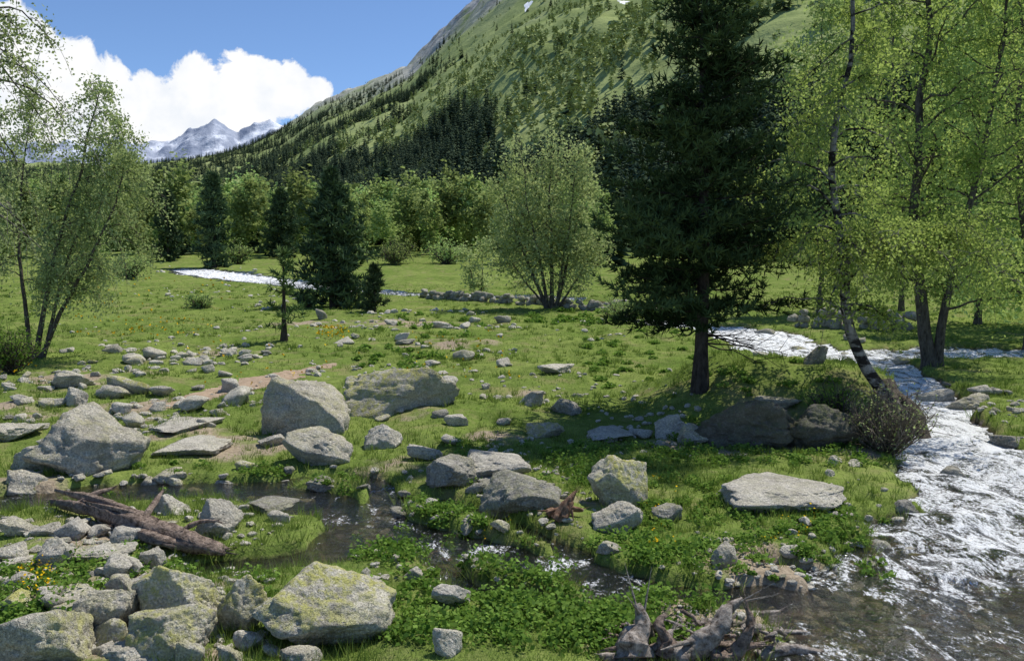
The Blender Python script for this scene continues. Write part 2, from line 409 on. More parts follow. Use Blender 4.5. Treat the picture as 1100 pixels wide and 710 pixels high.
# ------------------------------------------------------------------ rocks
import bmesh
ICO={}
def ico(sub):
    if sub not in ICO:
        b=bmesh.new();bmesh.ops.create_icosphere(b,subdivisions=sub,radius=1)
        ICO[sub]=(np.array([v.co[:] for v in b.verts]),np.array([[v.index for v in f.verts] for f in b.faces]));b.free()
    return ICO[sub]
def rock_shape(seed,sub=5,k=70,npl=15,flat=False,rough=1.):
    d,f=ico(sub);rg=np.random.default_rng(seed)
    n=rg.normal(size=(npl,3));n/=np.linalg.norm(n,axis=1)[:,None];pl=rg.uniform(.42,.9,npl)
    n=np.vstack([n,np.eye(3),-np.eye(3)]);pl=np.concatenate([pl,np.full(6,.95)])
    if flat:n=np.vstack([n,[[.12,-.1,.98]]]);pl=np.append(pl,.40)
    q=np.maximum(d@n.T,0)/pl
    r=(q**k).sum(1)**(-1./k)
    nz=fbm3(d,1.6,3,seed)*.13*rough+fbm3(d,4.5,3,seed+9)*.085*rough
    if sub>3: nz=nz+(fbm3(d,12.,2,seed+5)*.045-.07*np.maximum(0,.10-np.abs(fbm3(d,2.2,3,seed+7)))/.10)*rough
    v=d*(r*(1+nz))[:,None]
    lo,hi=v.min(0),v.max(0)
    v=(v-(lo+hi)/2)/(hi-lo)
    v[:,2]+=.5
    return v,f
def place_rock(i,u0,u1,vt,vb,mt,label,name='boulder',seed=None,flat=False,group=None,dep=None,rough=1.):
    hpx=vb-vt;g=gp((u0+u1)/2,vb-.05*hpx)
    D=g[1];w=(u1-u0)/F*D*1.02
    ta=max((vb-HV)/F,.02);ext=hpx/F*D
    if flat:
        d=min(1.2*w,.8*ext/ta);h=max(.10*w,ext-.75*d*ta)
    else:
        d=w*(dep or .78);h=max(.30*w,ext-.40*d*ta)
    cy=D+d*.40;cx=g[0]*(cy/D)
    v,f=rock_shape(seed if seed is not None else 100+i,5 if w>.3 else 4,flat=flat,rough=rough)
    hh=h/.78
    v=v*np.array([w,d,hh]);v[:,2]-=hh*.22
    o=mk(name,v,f,RM[mt],loc=(cx,cy,min(g[2],h1(cx,cy))))
    return tag(o,label,'boulder' if name=='boulder' else 'rock',group)
ROCKS=[
 (275,427,608,710,'L','biggest foreground boulder, pale grey and splashed with yellow lichen'),
 (143,250,602,684,'L','rounded grey lichen boulder left of the biggest foreground boulder'),
 (232,292,615,682,'L','yellow lichened block wedged between two larger foreground boulders'),
 (-20,102,645,725,'L','lichen covered boulder in the bottom left corner'),
 (138,230,648,716,'L','low boulder with bright yellow lichen at the bottom edge left of centre'),
 (84,148,632,690,'G','shadowed grey boulder between the corner boulder and the rounded lichen boulder'),
 (38,80,580,614,'P','pale wedge shaped rock near the left end of the rotten log'),
 (80,146,578,606,'G','flat grey slab in front of the rotten log'),
 (112,152,615,643,'G','small grey rock just behind the rounded lichen boulder'),
 (52,112,626,662,'G','broad flat rock behind the corner boulder'),
 (300,345,692,722,'G','small grey rock at the foot of the biggest foreground boulder'),
 (108,178,694,722,'P','pale stone cut by the bottom edge near the corner'),
 (40,157,435,524,'G','large grey boulder on the left edge of the pool'),
 (12,60,476,507,'P','rounded pinkish rock left of the large left boulder'),
 (0,64,504,542,'G','grey rock at the far left beside the water'),
 (-20,42,450,480,'P','pale flat slab at the left edge of the picture'),
 (150,206,505,531,'G','low grey rock right of the large left boulder'),
 (204,258,536,582,'G','pointed grey rock standing at the edge of the pool'),
 (266,321,530,555,'D','dark flat topped rock in the middle of the pool'),
 (162,202,530,554,'P','small pale rock standing in the pool'),
 (303,379,464,507,'G','mottled rock in front of the upright meadow boulder'),
 (281,379,404,473,'G','upright meadow boulder with dark front face'),
 (366,497,392,446,'L','broad low lichen boulder behind the upright meadow boulder'),
 (391,433,456,483,'P','pale rounded rock in the grass below the broad low boulder'),
 (170,241,468,493,'P','long pale slab in the grass behind the pool'),
 (165,232,448,468,'P','flat pale stone above the long slab on the left meadow'),
 (564,607,453,471,'L','yellowish stone in the grass in the middle of the meadow'),
 (457,514,485,529,'D','dark wedge shaped rock left of the flat pale slab'),
 (495,572,477,517,'P','wide flat pale slab behind the dark central boulder'),
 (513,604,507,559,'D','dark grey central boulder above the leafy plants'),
 (630,696,490,547,'L','mossy lichen rock right of the dark central boulder'),
 (634,692,540,574,'P','whitish angular rock in front of the mossy lichen rock'),
 (629,679,457,476,'P','thin pale slab in the grass left of the pine'),
 (702,737,444,473,'P','pale rock leaning at the left foot of the pine mound'),
 (728,762,456,480,'G','grey rock below the pine trunk'),
 (698,733,541,562,'D','small dark rock right of the whitish angular rock'),
 (766,908,500,554,'P','broad flat grey slab sunk in the right grass bank'),
 (577,618,389,403,'P','flat pale stone far out on the grass left of the pine'),
 (556,584,420,438,'P','pale stone in the grass left of the pine shadow'),
 (763,795,583,612,'P','upright pale stone on the muddy bank by the stream'),
 (463,506,627,654,'P','whitish stone among leafy plants at the bottom centre'),
 (464,497,674,708,'P','whitish upright stone at the bottom edge'),
 (433,456,608,624,'G','small grey stone beside the narrow water channel'),
 (438,476,476,496,'P','pale stone left of the dark wedge shaped rock'),
 (1018,1070,420,446,'G','grey rock on the far right bank below the trees'),
 (988,1020,417,439,'P','pale rock beside the small waterfall on the right'),
 (1062,1112,466,486,'D','dark wet rock at the right edge of the stream'),
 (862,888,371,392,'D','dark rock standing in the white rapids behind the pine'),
 (770,880,412,442,'G','flat stone ledge on top of the root mound'),
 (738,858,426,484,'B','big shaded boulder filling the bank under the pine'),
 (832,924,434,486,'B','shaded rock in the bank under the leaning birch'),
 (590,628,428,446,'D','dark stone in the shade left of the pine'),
 (505,560,508,523,'P','small pale stone touching the central slab'),
 (276,310,467,480,'P','thin pale stone left of the mottled rock'),
 (70,94,416,438,'P','upright pale stone on the far left meadow'),
 (52,100,403,418,'G','grey stone behind the upright pale stone on the left meadow'),
 (372,410,617,631,'P','small pale stone in the dark side channel'),
 (950,985,690,712,'D','dark wet stone under the stream at the bottom right'),
 (705,724,684,704,'P','pale stone lying among the driftwood'),
 (250,284,676,702,'P','small pale stone between the foreground boulders'),
 (232,262,692,716,'G','small grey stone in the gap left of the biggest boulder'),
 (0,36,588,606,'P','flat pale stone at the left edge near the rotten log'),
 (6,44,612,634,'P','pale stone at the left edge above the corner boulder'),
 (640,668,582,596,'G','small grey stone half hidden by the leafy plants'),
 (150,182,588,612,'P','pale stone between the rotten log and the rounded lichen boulder'),
 (186,222,684,718,'L','lichen speckled stone right of the low yellow lichen boulder'),
 (98,142,662,698,'L','yellowish stone squeezed behind the low yellow lichen boulder'),
 (-8,34,634,660,'L','lichen stone above the corner boulder at the left edge'),
 (0,34,556,580,'G','grey stone at the left edge below the water'),
 (118,156,596,618,'P','pale stone behind the small grey rock in the lower left'),
 (330,364,514,530,'D','dark stone on the far edge of the pool'),
 (400,426,514,530,'D','wet dark stone where the pool narrows'),
 (225,262,508,524,'P','pale flat stone at the back of the pool'),
 (1000,1040,500,524,'D','dark stone splitting the white water on the right'),
 (958,984,536,556,'D','dark stone at the left edge of the white water'),
]
for i,r in enumerate(ROCKS):
    u0,u1,vt,vb,mt,lab=r[:6]
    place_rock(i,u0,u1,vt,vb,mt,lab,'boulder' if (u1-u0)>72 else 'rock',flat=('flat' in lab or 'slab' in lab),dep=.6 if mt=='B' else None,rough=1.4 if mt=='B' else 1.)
clock('rocks')
USH={k:[rock_shape(900+j+37*ii,3) for j in range(6)] for ii,k in enumerate('GPLD')}
UNIT={k:[mk('stone',*s,RM[k],link=False) for s in USH[k]] for k in USH}
rs=np.random.default_rng(5)
SCAT=[(0,300,376,410,28,10,28,'P','small pale stone in the grass of the upper left meadow','stones of the upper left meadow'),
 (0,260,412,470,40,12,44,'P','pale stone scattered below the dirt path on the left meadow','stones below the dirt path'),
 (330,560,338,396,28,7,24,'P','small pale stone scattered beyond the broad low boulder','stones beyond the broad low boulder'),
 (400,560,398,480,10,10,28,'P','small stone in the grass between the meadow boulders and the slab','stones in the middle meadow'),
 (0,150,560,705,40,14,46,'P','loose grey stone on the stony ground of the lower left','loose stones of the lower left'),
 (150,300,640,706,18,10,28,'L','small loose stone in the gaps of the foreground boulders','stones between the foreground boulders'),
 (60,330,500,570,32,10,30,'P','small stone along the margin of the pool','stones along the pool'),
 (380,600,505,620,32,10,30,'D','dark wet stone in the narrow channel','wet stones in the channel'),
 (640,740,450,482,8,8,28,'P','small stone at the foot of the pine mound','stones at the pine mound'),
 (980,1100,415,450,10,10,28,'G','small stone on the right bank under the trees','stones on the right bank'),
 (760,950,590,675,18,8,24,'D','small wet stone on the muddy stream bank','wet stones on the muddy bank'),
 (880,1090,470,690,22,10,34,'D','dark stone lying in the shallow right stream','stones in the right stream'),
 (780,1000,356,392,12,10,24,'D','dark stone in the white rapids','stones of the rapids'),
]
for u0,u1,v0,v1,n,s0,s1,mt,lab,grp in SCAT:
    for j in range(n):
        u=rs.uniform(u0,u1);v=rs.uniform(v0,v1);g=gp(u,v);w=(s0+(s1-s0)*rs.random()**2.2)/F*g[1]*1.1
        kk=mt if rs.random()<.65 else rs.choice(list('GPLD'))
        o=bpy.data.objects.new('stone',UNIT[kk][rs.integers(6)]);COL.objects.link(o)
        hh=w*rs.uniform(.35,.7);o.location=(g[0],g[1],g[2]-.26*hh)
        o.scale=(w,w*rs.uniform(.6,1.),hh);o.rotation_euler=(rs.normal()*.15,rs.normal()*.15,rs.uniform(0,6.28))
        tag(o,lab,'stone',grp)
PEB=[(0,300,560,708,560,3,14),(0,320,470,560,360,3,13),(0,300,375,470,460,3,13),(330,560,335,400,420,2,9),(330,640,400,520,300,3,12),(380,640,500,640,220,3,13),(740,960,575,705,400,3,12),(640,760,640,708,90,3,11),(640,800,445,500,90,3,10),(160,330,264,345,260,1.5,6),(60,330,320,380,180,2,8),(560,760,560,700,40,3,9),(980,1100,415,460,80,3,11),(850,1090,470,700,300,4,18),(560,720,340,440,90,2,8)]
bu=[];bw=[]
for u0,u1,v0,v1,n,s0,s1 in PEB:
    for j in range(n):
        q=gp0(rs.uniform(u0,u1),rs.uniform(v0,v1),.0);bu.append(q);bw.append((s0+(s1-s0)*rs.random()**1.6)/F*q[1]*1.1)
bu=np.array(bu);bw=np.array(bw)
kp=(fbm2(bu[:,0]*.8/(1+bu[:,1]*.03),bu[:,1]*.8/(1+bu[:,1]*.03),3,120)>-.02)|(bu[:,1]<8);bu,bw=bu[kp],bw[kp]
bz=H(bu[:,0],bu[:,1])
sh2=[rock_shape(700+k,2) for k in range(6)]
Vs=[];Fs=[];off=0
for q,w_,z_ in zip(bu,bw,bz):
    v,f=sh2[rs.integers(6)];a=rs.uniform(0,6.28);vv=v*[w_,w_*rs.uniform(.6,1),w_*rs.uniform(.4,.7)]
    Vs.append(np.column_stack([vv[:,0]*math.cos(a)-vv[:,1]*math.sin(a)+q[0],vv[:,0]*math.sin(a)+vv[:,1]*math.cos(a)+q[1],vv[:,2]+z_-.2*w_]));Fs.append(f+off);off+=len(v)
stuff(mk('pebbles',np.vstack(Vs),np.vstack(Fs),R_PALE,smooth=False),'small pale pebbles strewn over grass, mud and stream edges','pebbles')
clock('pebbles')
def wall(name,nodes,label,sw,rows,seed):
    rg=np.random.default_rng(seed);P=np.array([gp(u,v)[:2] for u,v in nodes]);P=resample(P,60)
    L=np.concatenate([[0],np.cumsum(np.hypot(*np.diff(P,axis=0).T))]);n=int(L[-1]/sw*1.15);Vs=[];Fs=[];off=0
    o0=P[len(P)//2];z0=h1(*o0)
    for r in range(rows):
        for i in range(n):
            if r and rg.random()<.2: continue
            s=(i+rg.random()*.6)*L[-1]/n;x0=np.interp(s,L,P[:,0]);y0=np.interp(s,L,P[:,1])+rg.normal()*.12*sw
            v,f=sh2[rg.integers(6)];w=sw*rg.uniform(.6,1.5)
            a=rg.uniform(0,6.28);vv=(v-[0,0,.5])*[w,w*.8,w*.7]
            vv=np.column_stack([vv[:,0]*math.cos(a)-vv[:,1]*math.sin(a),vv[:,0]*math.sin(a)+vv[:,1]*math.cos(a),vv[:,2]])
            Vs.append(vv+[x0-o0[0],y0-o0[1],h1(x0,y0)-z0+sw*.2+r*sw*.5]);Fs.append(f+off);off+=len(v)
    tag(mk(name,np.vstack(Vs),np.vstack(Fs),R_DARK,loc=(o0[0],o0[1],z0)),label,'wall')
wall('dry_stone_wall',[(455,319),(520,324),(600,329),(660,334),(730,340)],'long low dry stone wall across the meadow behind the willow',.40,2,3)
wall('dry_stone_wall',[(850,350),(905,353),(985,356)],'dark dry stone wall on the far bank behind the rapids',.38,3,4)

# ------------------------------------------------------------------ plants
def tubes(paths,sides=6):
    Vs=[];Fs=[];off=0
    for it in paths:
        pts,rad=it[0],it[1];ns=it[2] if len(it)>2 else sides
        pts=np.asarray(pts,float);n=len(pts);rad=np.broadcast_to(np.asarray(rad,float),(n,))
        T=np.gradient(pts,axis=0);T/=np.linalg.norm(T,axis=1)[:,None]+1e-9
        up=np.array([0,0,1.]) if abs(T[:,2]).mean()<.8 else np.array([1.,0,0])
        A=np.cross(T,up);A/=np.linalg.norm(A,axis=1)[:,None]+1e-9;B=np.cross(T,A)
        a=np.arange(ns)*2*math.pi/ns
        ring=pts[:,None]+rad[:,None,None]*(np.cos(a)[None,:,None]*A[:,None]+np.sin(a)[None,:,None]*B[:,None])
        Vs.append(ring.reshape(-1,3))
        i=np.arange(n-1)[:,None]*ns;j=np.arange(ns)[None];k=(j+1)%ns
        Fs.append(np.stack([(i+j),(i+k),(i+ns+k),(i+ns+j)],-1).reshape(-1,4)+off);off+=n*ns
    return np.vstack(Vs),np.vstack(Fs)
def leaves(C,size,rg,asp=.6,flat=0.,tint=None):
    n=len(C);a=rg.normal(size=(n,3))
    if flat:a[:,2]*=(1-flat)
    a/=np.linalg.norm(a,axis=1)[:,None]
    b=rg.normal(size=(n,3))
    if flat:b[:,2]*=(1-flat)
    b-=a*(a*b).sum(1)[:,None];b/=np.linalg.norm(b,axis=1)[:,None]+1e-9
    s=(size*rg.uniform(.6,1.3,n))[:,None]
    V=np.stack([C+a*s,C+b*s*asp,C-a*s,C-b*s*asp],1).reshape(-1,3)
    Fq=np.arange(n*4).reshape(n,4)
    t=rg.random(n) if tint is None else tint
    return V,Fq,np.repeat(t,4)
def interp(P,f):
    i=f*(len(P)-1);k=np.minimum(i.astype(int),len(P)-2);w=(i-k)[:,None];return P[k]*(1-w)+P[k+1]*w
def grow(stems,nl,R,f0,rise_,droop,ntw,nlv,ls,seed,jit=.06,rlimb=.28):
    rg=np.random.default_rng(seed);stem_paths=[];paths=[];C=[];TT=[]
    s7=np.linspace(0,1,7);s5=np.linspace(0,1,5);Z=np.array([0,0,1.])
    for pts,r0 in stems:
        P=resample(pts,26);fr=np.linspace(0,1,26)
        P=P+np.cumsum(rg.normal(size=P.shape)*[.012,.012,0],0)*fr[:,None]*3*r0/.08
        rad=r0*(1-.88*fr**.9)*(1+.45*np.exp(-fr*26));stem_paths.append((P,rad,10))
        for i in range(nl):
            f=f0+(1-f0)*(i+rg.random())/nl;p0=interp(P,np.array([f]))[0];az=i*2.4+rg.normal()*.5
            L=R(f)*rg.uniform(.45,1.15);d=np.array([math.cos(az),math.sin(az),0])
            rs_=rise_*rg.uniform(.5,1.5)
            pa=p0+np.outer(s7*L,d)+np.outer(rs_*L*s7-droop*L*s7**2,Z)
            pa[1:]+=np.cumsum(rg.normal(size=(6,3))*L*.035,0)
            paths.append((pa,np.maximum(r0*rlimb*(1.15-f*.8)*(1-.85*s7),.003),5))
            bt=rg.uniform(.15,.85);dens=rg.uniform(.4,1.6)
            for j in range(ntw):
                q0=interp(pa,np.array([rg.uniform(.18,1)]))[0]
                dr=d*.5+rg.normal(size=3)*.75+Z*.15;dr/=np.linalg.norm(dr)
                l=L*rg.uniform(.16,.42)
                tw=q0+np.outer(s5*l,dr)-np.outer(droop*l*s5**2*1.3,Z)
                paths.append((tw,np.maximum(.012*ls/.03*(1-.7*s5)*.5,.0025),3))
                n=max(1,int(rg.poisson(nlv*dens)))
                C.append(interp(tw,rg.uniform(.1,1,n))+rg.normal(size=(n,3))*jit)
                TT.append(np.clip(bt+rg.normal(size=n)*.22,0,1))
    return stem_paths,paths,np.vstack(C),np.concatenate(TT)
def tree(name,base,stems,label,cat,bark,leaf,ls,seed,nl=50,R=lambda f:1.,f0=.25,rise_=.5,droop=.5,ntw=10,nlv=40,jit=.06,group=None,asp=.62,rlimb=.28):
    base=np.asarray(base,float)
    st=[(np.asarray(p)-base,r) for p,r in stems]
    sp,pa,C,T=grow(st,nl,R,f0,rise_,droop,ntw,nlv,ls,seed,jit,rlimb)
    root=empty(name,base,label,cat,group)
    for k in sp:
        V,Fq=tubes([k]);mk('trunk',V,Fq,bark,root)
    V,Fq=tubes(pa);mk('branches',V,Fq,bark,root)
    V,Fq,t=leaves(C,ls,np.random.default_rng(seed+1),asp,0.,T);mk('crown',V,Fq,leaf,root,False,{'tint':t})
    return root
def pxs(pts,y,dy=0): return [P3(u,v,y+dy*i) for i,(u,v) in enumerate(pts)]

def conifer(name,base,h,Rh,tr,label,cat,seed,zmin=.12,dz=.28,nl=6,nd=.09,nw=.014,step=.12,tstep=.075,nn=8,leaf=None,up=.10,group=None,lean=0.,dead=0,blen=.32):
    rg=np.random.default_rng(seed);root=empty(name,base,label,cat,group);Z=np.array([0,0,1.])
    n=14;zz=np.linspace(-.15,h,n);tp=np.column_stack([lean*zz/h+.02*np.sin(zz),.015*np.cos(zz*1.3),zz])
    V,Fq=tubes([(tp,np.maximum(tr*(1-zz/h*.95),.012)*(1+.5*np.exp(-np.maximum(zz,0)*5)),12)]);mk('trunk',V,Fq,W_PINE,root)
    pa=[];C=[];Dr=[];TT=[];s=np.linspace(0,1,7);z=zmin*h
    for k in range(dead):
        az=rg.uniform(-1.2,1.2) if k%3 else rg.uniform(0,6.28);zk=zmin*h*rg.uniform(.55,1.0);L=Rh(.2)*rg.uniform(.4,.85)
        d=np.array([math.cos(az),math.sin(az),0]);q=np.outer(s*L,d)+np.outer(zk-.15*L*s,Z);q[1:]+=np.cumsum(rg.normal(size=(6,3))*.03,0)
        pa.append((q,np.maximum(.014*(1-s),.004),4))
        for j in range(5):
            q0=interp(q,np.array([rg.uniform(.3,1)]))[0];e=d+rg.normal(size=3)*.6;pa.append((q0+np.outer(np.linspace(0,.3,4),e),np.linspace(.006,.002,4),3))
    while z<h*.985:
        f=z/h;x0=np.interp(z,zz,tp[:,0])
        for i in range(nl):
            az=rg.uniform(0,6.28);L=Rh(f)*rg.uniform(.5,1.16);d=np.array([math.cos(az),math.sin(az),0]);sd=np.array([-d[1],d[0],0])
            zz0=z+rg.uniform(-.5,.5)*dz;bt=rg.uniform(.1,.9)
            pt=np.array([x0,0,zz0])+np.outer(s*L,d)+np.outer(L*(-.20*s*(1-f)+ (up+.25*f)*s**2+.25*f*s),Z)
            pa.append((pt,np.maximum(tr*.17*(1-f*.6)*(1-.85*s),.004),4))
            nb=max(3,int(L/step))
            for j in range(nb):
                sj=.06+.94*(j+rg.random())/nb;q0=interp(pt,np.array([min(sj,1.)]))[0]
                e=d*rg.uniform(.2,1.)+sd*(1 if j%2 else -1)*rg.uniform(.3,1.)+Z*rg.uniform(-.25,.6);e/=np.linalg.norm(e)
                l=min(L*blen*(1.25-sj*.6),.6*max(L,.3))
                nt=max(2,int(l/tstep))
                w=(np.arange(nt)+rg.random(nt))/nt
                C.append(q0+np.outer(w*l,e));Dr.append(np.tile(e*.6+Z*.45,(nt,1)));TT.append(np.full(nt,bt+.4*(sj-.5)))
        z+=dz*(1-.45*f)
    V,Fq=tubes(pa);mk('branches',V,Fq,W_PINE,root)
    C=np.repeat(np.vstack(C),nn,0);D=np.repeat(np.vstack(Dr),nn,0);N=len(C);T=np.repeat(np.concatenate(TT),nn)
    D=D+rg.normal(size=(N,3))*.62;D/=np.linalg.norm(D,axis=1)[:,None]
    W=np.cross(D,rg.normal(size=(N,3)));W/=np.linalg.norm(W,axis=1)[:,None]
    l=(nd*rg.uniform(.7,1.25,N))[:,None]
    V=np.stack([C-W*nw*.5,C+W*nw*.5,C+D*l],1).reshape(-1,3)
    mk('crown',V,np.arange(N*3).reshape(N,3),leaf or L_PINE,root,False,{'tint':np.repeat(np.clip(T+rg.normal(size=N)*.2,0,1),3)})
    return root

# big pine
g=gp(752,419);s=g[1]/F
def Rp(f):
    h=f*9.2;v=417-h/s
    return np.interp(v,[-260,-200,-100,0,100,200,280,330,372,417],[2,14,36,58,80,102,120,112,80,40])*s
conifer('pine_tree',g,9.2,Rp,.098,'tall dark pine standing on the mound right of centre','tree',11,zmin=.11,dz=.225,nl=7,nd=.125,nw=.026,step=.097,tstep=.077,nn=8,dead=9,blen=.34)
# leaning birch
g=gp(946,430);y0=g[1]
tree('birch_tree',g,[(pxs([(974,456),(950,424),(925,386),(910,340),(907,295),(897,250),(889,190),(893,130),(902,60),(904,-30),(898,-130),(895,-190)],y0),.092),
  (pxs([(906,285),(935,268),(975,262),(1015,258)],y0,.1),.035)],
  'slender birch with a dark leaning trunk growing from the bank right of the pine','tree',W_BIRCH,L_BIRCH,.025,21,nl=46,R=lambda f:y0/F*np.interp(f,[0,.27,.45,.8,1],[50,72,106,90,35]),f0=.26,rise_=.6,droop=.65,ntw=12,nlv=30,jit=.08)
g=gp(1000,392);y1=g[1]
tree('broadleaf_tree',g,[(pxs([(1000,394),(992,340),(986,250),(984,150),(990,40),(992,-60),(990,-130)],y1),.15),
  (pxs([(1006,394),(1012,340),(1030,250),(1052,150),(1070,40),(1080,-80)],y1,-.1),.11)],
  'thick leafy tree with a forked dark trunk on the far right bank','tree',W_DARK,L_BIRCH,.041,22,nl=42,R=lambda f:y1/F*np.interp(f,[0,.2,.4,.8,1],[40,56,105,90,42]),f0=.21,rise_=.7,droop=.4,ntw=11,nlv=32,jit=.16)
g=gp(1105,378);y2=g[1]
tree('broadleaf_tree',g,[(pxs([(1105,380),(1108,300),(1100,200),(1102,90),(1100,-40),(1100,-110)],y2),.13)],
  'yellow green leafy tree cut by the right edge of the picture','tree',W_DARK,L_BIRCH,.044,23,nl=56,R=lambda f:y2/F*np.interp(f,[0,.2,.45,.8,1],[50,65,95,80,40]),f0=.14,rise_=.55,droop=.45,ntw=11,nlv=34,jit=.18)
for k,(u,vb,hh,rw,lab) in enumerate([(880,337,330,60,'shaded tree behind the leaning birch on the far bank'),(968,334,400,72,'leafy tree standing behind the forked right tree'),(1050,348,380,80,'dark leafy tree in the shade at the far right'),(1130,352,420,90,'leafy tree beyond the right edge of the far bank')]):
    g=gp(u,vb);yk=g[1]
    tree('broadleaf_tree',g,[(pxs([(u,vb+2),(u+4,vb-hh*.3),(u-3,vb-hh*.6),(u+5,vb-hh)],yk),.11)],lab,'tree',W_DARK,L_DEC if k in(0,2) else L_BIRCH,.085,30+k,nl=38,R=lambda f:yk/F*rw*np.interp(f,[0,.2,.5,.8,1],[.6,.8,1.05,.85,.3]),f0=.18 if k<2 else .08,rise_=.6,droop=.4,ntw=8,nlv=24,jit=.34)
g=gp(40,384);y3=g[1]
tree('birch_tree',g,[(pxs([(38,386),(48,330),(66,250),(95,160),(118,92)],y3),.07),(pxs([(44,386),(66,335),(95,285),(125,220),(142,165)],y3,-.1),.06),
  (pxs([(34,386),(28,330),(22,260),(28,180),(44,105)],y3,.12),.06),(pxs([(46,386),(58,340),(74,270),(108,190),(124,130)],y3,.1),.05)],
  'multi stemmed birch with a drooping crown on the left meadow','tree',W_DARK,L_LEFT,.034,24,nl=24,R=lambda f:y3/F*np.interp(f,[0,.3,.6,.85,1],[26,46,54,44,20]),f0=.34,rise_=.6,droop=.95,ntw=9,nlv=31,jit=.11)
g=gp(-75,500);y4=g[1]
tree('birch_tree',g,[(pxs([(-75,505),(-70,380),(-62,250),(-50,120),(-38,0),(-30,-120)],y4),.10)],
  'birch with hanging sprays of leaves cut by the top left edge','tree',W_BIRCH,L_LEFT,.020,25,nl=56,R=lambda f:y4/F*np.interp(f,[0,.4,.7,1],[40,75,100,75]),f0=.40,rise_=.45,droop=.95,ntw=10,nlv=26,jit=.07)
g=gp(592,331);y5=g[1]
tree('willow_tree',g,[(pxs([(588,333),(570,290),(550,245),(535,200)],y5),.10),(pxs([(593,333),(592,280),(592,220),(594,160)],y5,.1),.11),(pxs([(596,333),(608,290),(622,245),(630,195)],y5),.10),(pxs([(588,333),(580,285),(568,230),(564,165)],y5,-.1),.09),(pxs([(598,333),(603,290),(612,220),(616,165)],y5,-.1),.09),(pxs([(590,333),(562,300),(540,272)],y5,-.2),.06),(pxs([(598,333),(618,300),(632,265)],y5,-.2),.06)],
  'rounded pale green willow with fanned stems at the end of the meadow','tree',W_DARK,L_WILLOW,.065,26,nl=16,R=lambda f:y5/F*np.interp(f,[0,.3,.7,1],[14,24,28,18]),f0=.30,rise_=1.0,droop=.35,ntw=7,nlv=22,jit=.25)
g=gp(514,322);y6=g[1]
tree('willow_tree',g,[(pxs([(514,324),(508,300),(502,270)],y6),.05),(pxs([(516,324),(518,295),(518,262)],y6),.05)],
  'small pale sapling left of the rounded willow','tree',W_DARK,L_WILLOW,.07,27,nl=14,R=lambda f:y6/F*np.interp(f,[0,.3,.7,1],[8,15,15,7]),f0=.2,rise_=.8,droop=.3,ntw=5,nlv=11,jit=.15)
def con_px(u,vb,vt,wd,label,seed,leaf=None,**kw):
    g=gp(u,vb);s=g[1]/F;h=(vb-vt)*s
    R=lambda f:wd*.5*s*np.interp(f,[0,.1,.3,.6,.85,1],[.75,.95,1.,.72,.36,.05])
    return conifer('conifer',g,h,R,h*.02+.03,label,'conifer',seed,leaf=leaf or L_CON,**kw)
con_px(358,331,188,86,'dark bushy conifer standing alone at the edge of the meadow',41,zmin=.05,dz=.34,nl=9,nd=.34,nw=.10,step=.24,tstep=.21,nn=7)
con_px(305,366,268,48,'thin young pine with sparse branches on the meadow',42,leaf=L_YOUNG,zmin=.20,dz=.36,nl=4,nd=.20,nw=.035,step=.16,tstep=.13,nn=7,up=.3)
con_px(402,335,290,32,'small conifer right of the dark bushy conifer',43,zmin=.05,dz=.28,nl=7,nd=.25,nw=.06,step=.2,tstep=.18,nn=6)
con_px(230,288,188,40,'tall narrow conifer near the far river',44,zmin=.04,dz=.55,nl=8,nd=.6,nw=.20,step=.45,tstep=.4,nn=6)
con_px(181,280,208,32,'dark conifer left of the tall narrow conifer',45,zmin=.04,dz=.55,nl=8,nd=.6,nw=.20,step=.45,tstep=.4,nn=6)
con_px(302,277,206,40,'broad dark conifer between the river and the meadow conifer',46,zmin=.04,dz=.55,nl=8,nd=.6,nw=.20,step=.45,tstep=.4,nn=6)
clock('trees')
# ---------------------------------------------- forest variants (unit height)
def con_var(seed,n,m_):
    rg=np.random.default_rng(seed);V=[];T=[]
    for k in range(n):
        z=.06+.92*(k/n)**.92;R0=.19*(1-z)**.8+.012
        for i in range(m_):
            a=rg.uniform(0,6.28);R=R0*rg.uniform(.6,1.2);c,s_=math.cos(a),math.sin(a);w=R*rg.uniform(.28,.5);dz=-R*rg.uniform(.1,.55)
            zj=z+rg.uniform(-.02,.02)
            V+= [(0,0,zj+.02),(.6*R*c-w*s_,.6*R*s_+w*c,zj+dz*.8),(R*c,R*s_,zj+dz*.7),(.6*R*c+w*s_,.6*R*s_-w*c,zj+dz*.8)]
            T+=[rg.random()]*4
    V+=[(-.012,0,0),(.012,0,0),(.004,0,.5),(-.004,0,.5)];T+=[0]*4
    V=np.array(V);return V,np.arange(len(V)).reshape(-1,4),np.array(T)
def dec_var(seed,nb,nlf,ls,flat=0.):
    rg=np.random.default_rng(seed);C=[];T=[];wide=rg.uniform(.12,.22);ax=rg.normal(size=2)*.05
    for b in range(nb):
        d=rg.normal(size=3);d/=np.linalg.norm(d);c=np.array([0,0,.55])+d*np.array([wide,wide,.40])*rg.random()**.45
        c[:2]*=1.15-.6*max(0,(c[2]-.5)*2);c[:2]+=ax*c[2]*2
        r=rg.uniform(.04,.13);q=rg.normal(size=(nlf,3));q/=np.linalg.norm(q,axis=1)[:,None]
        C.append(c+q*r*rg.uniform(.2,1.4,(nlf,1))*[1,1,1.25]);T.append(np.clip(rg.uniform(.0,.9)+.2*rg.normal(size=nlf),0,1))
    V,Fq,t=leaves(np.vstack(C),ls,rg,.75,flat,np.concatenate(T))
    n0=len(V);tv=np.array([(-.015,0,0),(.015,0,0),(.006,0,.6),(-.006,0,.6)])
    return np.vstack([V,tv]),np.vstack([Fq,[[n0,n0+1,n0+2,n0+3]]]),np.concatenate([t,[0]*4])
